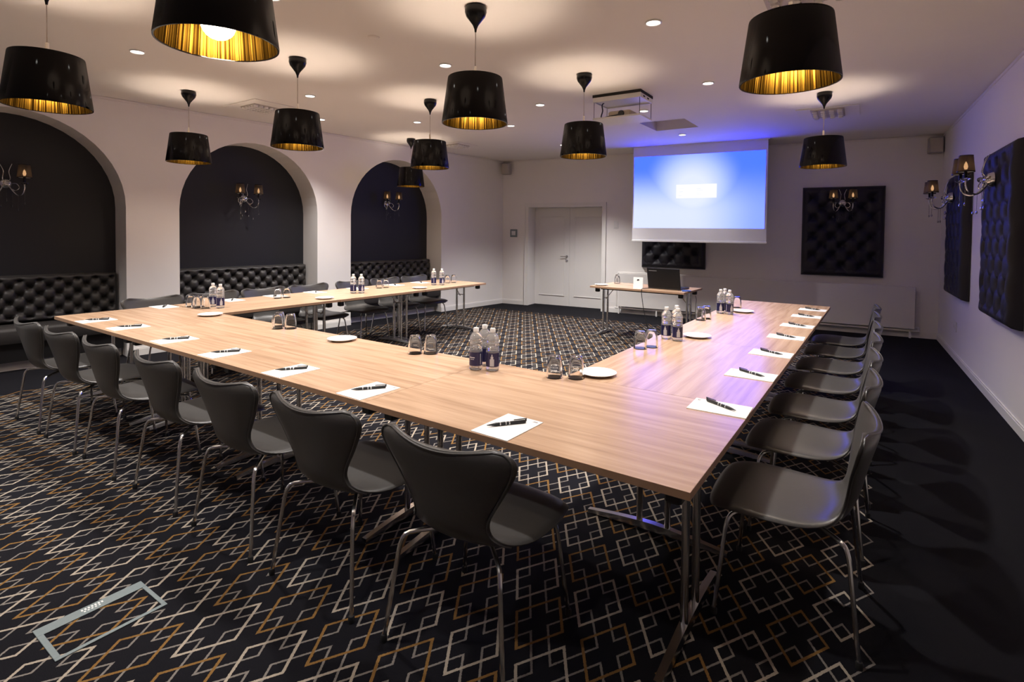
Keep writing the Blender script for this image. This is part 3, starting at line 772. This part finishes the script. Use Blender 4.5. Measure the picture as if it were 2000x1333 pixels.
bk = MB().box(-.065, .065, -.001, .001, 0, .16).obj('card_back', M['paper'], cdo, smooth=False); bk.rotation_euler = (math.radians(9), 0, 0); bk.location = (0, .026, .0005)
em = MB().box(-.018, .018, -.0018, -.001, .118, .126); em.box(-.010, .012, -.0018, -.001, .126, .133); em.box(-.012, .006, -.0018, -.001, .111, .118); em.obj('emblem', M['plastic'], fr, smooth=False)
cb = MB().tube(smooth_path([(-2.62, 7.28, TZ + .012), (-2.70, 7.16, TZ + .012), (-2.705, 7.085, TZ + .004), (-2.70, 7.07, TZ - .06), (-2.66, 7.06, .45), (-2.60, 7.08, .2), (-2.56, 7.2, .02), (-2.4, 7.7, .006), (-2.3, 8.6, .006)], 5), .0045, 6).obj('laptop_cable', M['plastic'])
tag(cb, 'thin black cable falling from the laptop to the carpet', 'cable')
cb2 = MB().tube(smooth_path([(-2.085, 7.45, TZ - .07), (-2.07, 7.44, TZ - .12), (-2.075, 7.44, TZ - .18), (-2.085, 7.46, TZ - .28), (-2.09, 7.47, .3), (-2.085, 7.5, .006)], 5), .0035, 6).obj('hanging_cable', M['plastic'])
tag(cb2, 'short black cable looping down beside the presenter table leg', 'cable')
vp = empty('video_plug', (-2.17, 7.22, TZ), .3, 'blue video plug lying beside the laptop', 'plug')
MB().box(-.025, .025, -.018, .018, 0, .016, .003).obj('plug_body', M['blue_plastic'], vp, smooth=False)
MB().tube(smooth_path([(.022, 0, .008), (.07, .02, .006), (.085, .07, .006), (.04, .11, .006), (-.05, .12, .006)], 4), .005, 6).obj('plug_cable', M['blue_plastic'], vp)
MB().box(-.037, -.025, -.012, .012, .003, .013).obj('connector', M['silver'], vp, smooth=False)

# ================================================================== banquette benches in the niches
def tuft(nx, nz, w, h, px, pz, ox, oz, amp, margin, half=True, pit=.035, rim_=.03, fold=.38):
    """Height of deep-buttoned upholstery over a w x h face; returns grid verts and the button spots."""
    cells = []
    def lat(x, z):
        a = (x - ox) / px; b = (z - oz) / pz
        return a + b / 2, a - b / 2
    def hgt(x, z):
        s, t = lat(x, z)
        fs, ft = abs(math.sin(PI * s)), abs(math.sin(PI * t))
        ds = s - round(s); dt = t - round(t)
        dx = (ds + dt) / 2 * px; dz = (ds - dt) * pz
        d = math.hypot(dx, dz)
        m_ = min(1, min(x, w - x, z, h - z) / margin); m_ = max(m_, 0)
        e = min(1, max(0, min(x, w - x, z, h - z)) / rim_); edge = math.sqrt(max(0, 1 - (1 - e) ** 2))
        puff = (1 - fold * (1 - (fs * ft) ** .35) * m_)
        pitv = 1 - math.exp(-(d / pit) ** 2)
        if m_ < .9: pitv = 1
        return amp * edge * puff * (.35 + .65 * pitv)
    spots_ = []
    for i in range(-2, int(2 * w / px) + 4):
        for j in range(-2, int(2 * h / pz) + 6):
            if (i + j) % 2: continue
            x = ox + i * px / 2; z = oz + j * pz
            if margin * .95 < x < w - margin * .95 and margin * .95 < z < h - margin * .95: spots_.append((x, z))
    return hgt, spots_
def tuft_mesh(hgt, w, h, nx, nz, back=0.0):
    """Face in local X (0..w) and Z (0..h), bulging to +Y, closed behind."""
    mb = MB(); vs = []; fs = []
    for j in range(nz + 1):
        for i in range(nx + 1):
            x = w * i / nx; zz = h * j / nz; vs.append((x, back + hgt(x, zz), zz))
    n1 = nx + 1
    for j in range(nz):
        for i in range(nx): fs.append((j * n1 + i, j * n1 + i + 1, (j + 1) * n1 + i + 1, (j + 1) * n1 + i))
    B = len(vs)
    ring = [(i, 0) for i in range(nx)] + [(nx, j) for j in range(nz)] + [(i, nz) for i in range(nx, 0, -1)] + [(0, j) for j in range(nz, 0, -1)]
    for i, j in ring: vs.append((w * i / nx, 0, h * j / nz))
    R2 = len(ring)
    for k in range(R2):
        a = ring[k]; b = ring[(k + 1) % R2]
        fs.append((a[1] * n1 + a[0], B + k, B + (k + 1) % R2, b[1] * n1 + b[0]))
    fs.append(tuple(range(B, B + R2)))
    return mb.add(vs, fs)
btn_me = MB().lathe([(0, .006), (.006, .005), (.0105, .001), (.011, -.004)], 8).mesh('button', M['sofa'])
btn_me2 = MB().lathe([(0, .007), (.008, .006), (.0135, .001), (.014, -.004)], 8).mesh('button', M['velvet'])
def buttons(spots_, hgt, back, me, parent):
    for x, zz in spots_:
        o = link('button', me, parent); o.location = (x, back + hgt(x, zz) + .001, zz); o.rotation_euler = (-PI / 2, 0, 0)
for i, (c, r) in enumerate(ARCH):
    w = 2 * r - .03
    lab = ['black tufted leather bench in the far arched niche', 'black tufted leather bench in the middle arched niche', 'black tufted leather bench in the near arched niche beside the table corner'][i]
    so = empty('banquette_bench', LW(c - LW.sx * w / 2, -ND + .004, 0), LW.rot, lab, 'bench', 'tufted benches in the arches')
    # backrest
    hb_ = .50
    hgt, sp_ = tuft(0, 0, w, hb_, .165, .083, w / 2, .045, .115, .045, pit=.026)
    tb_ = tuft_mesh(hgt, w, hb_, 170, 52, .03).obj('backrest', M['sofa'], so, ang=180); tb_.location = (0, 0, .475)
    buttons(sp_, hgt, .03, btn_me, tb_)
    n = 14; sm = MB(); vs = []; fs = []
    pr_ = [(.0, .30), (.395, .30), (.405, .33), (.408, .42), (.400, .448), (.375, .462), (.30, .468), (.12, .466), (.0, .455)]
    for x in (0, w): vs += [(x, y, zz) for y, zz in pr_]
    k_ = len(pr_); fs = [(a, (a + 1) % k_, k_ + (a + 1) % k_, k_ + a) for a in range(k_)] + [tuple(reversed(range(k_))), tuple(range(k_, 2 * k_))]
    sm.add(vs, fs).obj('seat_cushion', M['sofa'], so, ang=60)
    MB().box(.0, w, 0, .33, .10, .30).obj('base', M['plastic'], so, smooth=False)
    MB().box(.0, w, 0, .25, .0, .10).obj('plinth', M['trim'], so, smooth=False)['label'] = 'white painted plinth'

# ================================================================== tufted wall panels
def wall_panel(W_, s0, s1, z0, z1, label, amp=.095):
    w = s1 - s0; h = z1 - z0
    start = s0 if W_.sx > 0 else s1
    p = empty('tufted_panel', W_(start, .003, z0), W_.rot, label, 'wall panel', 'tufted wall panels')
    hgt, sp_ = tuft(0, 0, w, h, .262, .150, w / 2, .165, amp, .10, pit=.050, rim_=.07, fold=.28)
    f = tuft_mesh(hgt, w, h, 110, 130, .02).obj('upholstery', M['velvet'], p, ang=180)
    buttons(sp_, hgt, .02, btn_me2, f)
    MB().box(.012, w - .012, 0, .018, .012, h - .012).obj('backing_board', M['plastic'], p, smooth=False)
    return p
wall_panel(BW, 5.525, 6.62, .865, 2.25, 'dark tufted fabric panel with a sconce on the back wall near the corner')
wall_panel(BW, 2.955, 4.06, .877, 2.25, 'dark tufted fabric panel half hidden behind the projection screen')
wall_panel(RW, 1.22, 2.30, .79, 2.235, 'dark tufted fabric panel on the aisle wall nearest the room corner', .085)
wall_panel(RW, 3.35, 4.44, .79, 2.255, 'dark tufted fabric panel on the aisle wall cut by the picture edge', .085)

# ================================================================== sconces
sr = empty('crystal_sconce', (0, 0, 0), cat='wall lamp', label='sconce')
pm = MB().lathe([(0, .062), (.016, .060), (.034, .052), (.050, .036), (.060, .016), (.064, .0), (0, 0)], 24); pm.v = [(x, z_, y) for x, y, z_ in pm.v]; pm.obj('wall_plate', M['chrome'], sr)
bl = MB().lathe([(0, -.024), (.012, -.02), (.022, -.008), (.024, .004), (.018, .016), (0, .024)], 12, (0, .084, 0)).obj('crystal_ball', M['crystal'], sr)
for sx in (-1, 1):
    arm = MB().tube(smooth_path([(sx * .02, .02, .0), (sx * .045, .06, -.07), (sx * .085, .115, -.125), (sx * .115, .172, -.110), (sx * .125, .197, -.06), (sx * .125, .20, -.015)], 5), .0065, 8)
    ao = arm.obj('arm', M['chrome'], sr)
    MB().tube(smooth_path([(sx * .015, .02, .0), (sx * .03, .07, .05), (sx * .022, .06, .13), (sx * .05, .035, .21)], 5), [.0055 - .0002 * k for k in range(16)], 6).obj('scroll', M['chrome'], sr)
    MB().tube(smooth_path([(sx * .02, .02, -.01), (sx * .075, .05, .005), (sx * .10, .08, -.04), (sx * .07, .075, -.075), (sx * .045, .06, -.06)], 5), .0042, 6).obj('scroll', M['chrome'], sr)
    cx_, cy_ = sx * .125, .20
    MB().lathe([(0, -.016), (.010, -.016), (.026, -.006), (.038, .0), (.0385, .003), (.012, .0), (.012, .012), (0, .012)], 20, (cx_, cy_, 0)).obj('drip_dish', M['crystal'], ao)
    MB().lathe([(0, .010), (.0115, .010), (.0115, .080), (0, .080)], 14, (cx_, cy_, 0)).obj('candle_sleeve', M['black_lacquer'], ao)
    MB().lathe([(0, .080), (.010, .083), (.015, .105), (.010, .13), (0, .15)], 12, (cx_, cy_, 0)).obj('candle_bulb', M['candle'], ao)
    wv = lambda k, z_: .0012 if k % 2 else -.0008
    sh_ = MB().ribbon_lathe([(.061, .0), (.047, .135)], 72, wv); sh_.v = [(x + cx_, y + cy_, z_ + .062) for x, y, z_ in sh_.v]
    so_ = sh_.obj('shade', M['organza'], ao, ang=180); so_['label'] = 'pleated black organza shade lit from inside'
    MB().lathe([(.050, .063), (.0595, .063), (.0590, .068), (.050, .066)], 32, (cx_, cy_, 0), closed=True).obj('painted_glow_ring', M['white'], ao)  # added white ring, paints the bright line of light at the shade's lower opening
    for r0, zz in ((.061, .062), (.047, .197)):
        MB().lathe([(r0 - .002, zz - .003), (r0 + .0022, zz - .003), (r0 + .0022, zz + .003), (r0 - .002, zz + .003)], 32, (cx_, cy_, 0), closed=True).obj('shade_rim', M['black_lacquer'], ao)
    for (dx, dy, z0_, ln) in ((sx * .125, .20, -.02, .17), (sx * .085, .115, -.13, .13), (sx * .045, .065, -.07, .15)):
        d = MB().tube([(dx, dy, z0_), (dx, dy, z0_ - ln)], .0016, 5)
        d.lathe([(0, z0_ - ln), (.004, z0_ - ln - .008), (.008, z0_ - ln - .022), (.0055, z0_ - ln - .032), (0, z0_ - ln - .036)], 8, (dx, dy, 0))
        d.obj('crystal_drop', M['crystal'], ao)
d = MB().tube([(0, .06, -.03), (0, .06, -.15)], .0016, 5); d.lathe([(0, -.15), (.006, -.162), (.012, -.18), (.008, -.194), (0, -.20)], 8, (0, .06, 0)); d.obj('crystal_drop', M['crystal'], sr)
sco_p = Proto(sr)
SG = 'crystal wall sconces with black shades'
def sconce(W_, s, o, zz, lab):
    sco_p(W_(s, o, zz), W_.rot, lab, SG)
    for sx in (-1, 1):
        L_ = bpy.data.lights.new('candle', 'POINT'); L_.energy = 1.3; L_.color = (1, .68, .42); L_.shadow_soft_size = .012
        p = W_(s + sx * .125, o + .20, zz + .115)
        lo = bpy.data.objects.new('candle_lamp', L_); COL.objects.link(lo); lo.location = p
sconce(LW, ARCH[0][0] - .02, -ND + .003, 1.975, 'chrome crystal sconce with two lit shades in the far arch')
sconce(LW, ARCH[1][0] - .02, -ND + .003, 1.925, 'chrome crystal sconce with two lit shades in the middle arch')
sconce(LW, ARCH[2][0] + .0, -ND + .003, 1.955, 'chrome crystal sconce cut by the picture edge in the near arch')
sconce(BW, 6.065, .121, 1.99, 'chrome crystal sconce on the back wall tufted panel')
sconce(RW, 1.76, .11, 1.955, 'chrome crystal sconce on the aisle wall, the one nearer the room corner')
sconce(RW, 3.88, .11, 1.985, 'chrome crystal sconce on the aisle wall, the larger one nearer the picture edge')

# ================================================================== projection screen
SO = .70; S0, S1, SZ0, SZ1 = 2.965, 5.055, 1.355, ZC
ps = empty('projection_screen', BW(S0, SO, 0), BW.rot, 'white pull-down projection screen showing a blue slide', 'projection screen')
sw = S1 - S0; sgn = BW.sx
def sx_(a, b): return (-b, -a) if sgn < 0 else (a, b)
x0, x1 = sx_(0, sw); MB().box(x0, x1, -.002, .002, SZ0 + .03, SZ1 - .005).obj('fabric', M['screen'], ps, smooth=False)
MB().box(x0 - .005, x1 + .005, -.012, .012, SZ0, SZ0 + .032, .004).obj('bottom_bar', M['white'], ps, smooth=False)
MB().box(x0 - .02, x1 + .02, -.05, .03, ZC - .012, ZC - .002).obj('ceiling_slot', M['trim'], ps, smooth=False)
x0, x1 = sx_(.018, sw - .03); im = MB().box(x0, x1, .0022, .003, 1.588, 2.792).obj('projected_image', M['slide'], ps, smooth=False)
x0, x1 = sx_(.728, 1.358); bx_ = MB().box(x0, x1, .003, .0034, 2.08, 2.302).obj('title_box', M['slide_box'], im, smooth=False)
for a, b, z0_, z1_ in ((1.04, 1.12, 2.225, 2.233), (1.05, 1.15, 2.20, 2.207), (1.04, 1.11, 2.165, 2.172), (1.045, 1.13, 2.14, 2.147), (.77, .86, 2.235, 2.24), (.78, .84, 2.18, 2.19), (.76, .82, 2.12, 2.128)):
    q0, q1 = sx_(a, b); MB().box(q0, q1, .0034, .0036, z0_, z1_).obj('text_line', M['slide_grey'], bx_, smooth=False)

# ================================================================== projector on its ceiling lift
pl_ = empty('projector_lift', (-2.335, 5.47, ZC), .02, 'white ceiling lift lowered on wires with a beige projector inside', 'projector lift')
HX, HY = .262, .182
up = MB()
for a in ((-HX, HX, -HY, -HY + .012), (-HX, HX, HY - .012, HY), (-HX, -HX + .012, -HY + .012, HY - .012), (HX - .012, HX, -HY + .012, HY - .012)): up.box(*a, -.078, -.030)
up.obj('upper_frame', M['trim'], pl_, smooth=False)
MB().box(-HX - .004, HX + .004, -HY - .004, HY + .004, -.030, -.001).obj('shadow_gap', M['dark'], pl_, smooth=False)
MB().box(-HX + .013, HX - .013, -HY + .013, HY - .013, -.066, -.058).obj('upper_plate', M['trim'], pl_, smooth=False)
MB().box(-HX, HX, -HY, HY, -.262, -.245).obj('lower_tray', M['trim'], pl_, smooth=False)
for x in (-1, 1):
    for y in (-1, 1): MB().tube([(x * (HX - .01), y * (HY - .01), -.247), (x * (HX - .01), y * (HY - .01), -.07)], .003, 6).obj('wire', M['plastic'], pl_)
pj = MB().box(-.12, .13, -.11, .12, -.245, -.175, .012).obj('projector', M['beige'], pl_, smooth=False)
ln_ = MB().lathe([(0, -.012), (.03, -.012), (.034, 0), (.034, .012), (0, .012)], 16); ln_.v = [(x + .03, z_ - .115, y - .21) for x, y, z_ in ln_.v]; ln_.obj('lens', M['plastic'], pj)
MB().tube(smooth_path([(-.19, -.02, -.05), (-.2, -.08, -.09), (-.185, -.1, -.16), (-.19, -.12, -.235), (-.1, -.15, -.238), (.02, -.14, -.225)], 5), .007, 6).obj('cable', M['plastic'], pl_)
for y in (-.07, .05): MB().box(HX - .001, HX + .002, y - .03, y + .02, -.06, -.045).obj('slot', M['dark'], pl_, smooth=False)

# ================================================================== ceiling vents and sensors
def vent(x, y, w, d, iw, id_, rz, n, lab):
    v = empty('ceiling_vent', (x, y, ZC), rz, lab, 'vent', 'square ceiling vents')
    MB().box(-w / 2, w / 2, -d / 2, d / 2, -.010, -.001, .003).obj('plate', M['ceiling'], v, smooth=False)
    MB().box(-iw / 2, iw / 2, -id_ / 2, id_ / 2, -.020, -.010, .003).obj('core', M['grille'], v, smooth=False)
    nm = MB().lathe([(.025, -.0205), (.029, -.030), (.025, -.044), (.020, -.034), (.012, -.0215), (0, -.0215)], 12).mesh('nozzle', M['trim'])
    nd = MB().lathe([(0, -.0225), (.018, -.0225), (.018, -.0212), (0, -.0212)], 10).mesh('nozzle_hole', M['dark'])
    for i in range(n):
        for j in range(n):
            p = ((i + .5) / n * iw - iw / 2, (j + .5) / n * id_ - id_ / 2, 0)
            o = link('nozzle', nm, v); o.location = p; h = link('nozzle_hole', nd, o)
vent(-6.18, 3.67, .68, .53, .30, .32, 0, 5, 'square ceiling vent by the pendant near the middle arch')
vent(-.585, 7.47, .64, .60, .34, .50, .03, 4, 'square ceiling vent over the aisle side before the back wall')
vent(-6.0, 7.08, .5, .5, .3, .3, 0, 5, 'square ceiling vent near the far end of the arch wall')
vent(-.42, 3.70, .64, .56, .46, .34, .03, 4, 'square ceiling vent behind the near aisle pendant, cut by the picture edge')
for x, y, lab in ((-3.219, 2.818, 'flat round ceiling sensor left of the central pendant'), (-3.281, 4.526, 'flat round ceiling sensor behind the central pendant')):
    s_ = MB().lathe([(0, -.012), (.03, -.012), (.042, -.006), (.045, -.001), (0, -.001)], 20).obj('ceiling_sensor', M['ceiling']); s_.location = (x, y, ZC); tag(s_, lab, 'sensor', 'ceiling sensors')

# ================================================================== small wall things
def speaker(W_, s, zz, lab, tilt=0):
    e = empty('wall_speaker', W_(s, .0, zz), W_.rot, lab, 'speaker', 'small wall speakers')
    MB().box(-.085, .085, .03, .16, -.115, .115, .012).obj('cabinet', M['speaker'], e, smooth=False)
    MB().box(-.07, .07, .16, .164, -.10, .10, .003).obj('grille', M['grille'], e, smooth=False)
    MB().box(-.02, .02, .0, .03, -.03, .03).obj('bracket', M['plastic'], e, smooth=False)
speaker(BW, .13, 2.79, 'small grey loudspeaker high in the corner above the door')
speaker(BW, 7.19, 2.80, 'small grey loudspeaker high in the corner above the aisle')
th_ = empty('thermostat', BW(.265, 0, 1.47), BW.rot, 'square wall control with pale display beside the door', 'thermostat')
MB().box(-.08, .08, 0, .018, -.08, .08, .004).obj('housing', M['steel'], th_, smooth=False); MB().box(-.045, .045, .018, .020, -.04, .045).obj('display', M['white'], th_, smooth=False)
sw_ = empty('light_switch', BW(2.45, 0, 1.65), BW.rot, 'small white light switch between door and screen', 'switch')
MB().box(-.045, .045, 0, .010, -.07, .07, .003).obj('cover_plate', M['white'], sw_, smooth=False); MB().box(-.028, .028, .010, .015, -.05, .05, .002).obj('rocker', M['trim'], sw_, smooth=False)
sk_ = empty('wall_socket', RW(1.46, 0, .40), RW.rot, 'white power socket low on the aisle wall', 'socket')
MB().box(-.10, .10, 0, .010, -.06, .06, .003).obj('cover_plate', M['white'], sk_, smooth=False)
for x in (-.045, .045): MB().lathe([(0, .0), (.022, .0), (.022, .003), (0, .003)], 14).obj('outlet_face', M['trim'], sk_).matrix_local = Matrix.Translation((x, .010, 0)) @ Matrix.Rotation(-PI / 2, 4, 'X')

# ---- radiator
ra = empty('radiator', BW(2.50, .03, 0), BW.rot, 'long white panel radiator low along the back wall', 'radiator')
rl_ = 7.01 - 2.50
def rx(a, b): return (-b, -a)
x0, x1 = rx(.05, rl_); MB().box(x0, x1, .03, .085, .135, .755, .006).obj('front_panel', M['radiator'], ra, smooth=False)
x0, x1 = rx(.07, rl_ - .02); MB().box(x0, x1, .0, .03, .16, .73).obj('rear_panel', M['radiator'], ra, smooth=False)
MB().tube(smooth_path([(-.005, .05, .115), (-.005, .05, .55), (-.005, .05, .69), (-.03, .05, .745), (-.09, .05, .765), (-.6, .05, .768), (-1.4, .05, .768)], 4), .014, 8).obj('riser_pipe', M['radiator'], ra)
MB().tube([(.02, .05, .105), (-rl_ - .06, .05, .105)], .016, 8).obj('bottom_pipe', M['radiator'], ra)
MB().tube([(-rl_ - .045, .05, .105), (-rl_ - .045, .05, .165), (-rl_ + .02, .05, .165)], .014, 8).obj('end_pipe', M['radiator'], ra)
MB().lathe([(0, 0), (.02, 0), (.024, .02), (.024, .06), (.018, .07), (0, .07)], 14, (-.005, .05, .66)).obj('valve', M['chrome'], ra)
for s_ in (.05, .75, 2.8, rl_ - .05): MB().box(-s_ - .012, -s_ + .012, .035, .065, 0, .14).obj('foot', M['radiator'], ra, smooth=False)

# ---- floor box
fb = empty('floor_box', (-2.44, .805, 0), .0, 'flush steel-framed floor box lid with carpet infill', 'floor box')
a0, a1, b0, b1 = -.122, .122, -.178, .178
for x0, x1, y0, y1 in ((a0, a0 + .052, b0, b1), (a1 - .016, a1, b0, b1), (a0 + .052, a1 - .016, b0, b0 + .020), (a0 + .052, a1 - .016, b1 - .016, b1)):
    MB().box(x0, x1, y0, y1, .0005, .004, .001).obj('frame_strip', M['steel'], fb, smooth=False)
mk = MB()
for k in range(7): mk.box(a0 + .012, a0 + .024, -.035 + k * .011, -.029 + k * .011, .004, .0043)
for k in range(5): mk.box(a0 + .028, a0 + .036, -.03 + k * .012, -.024 + k * .012, .004, .0043)
mk.obj('engraving', M['white'], fb, smooth=False)
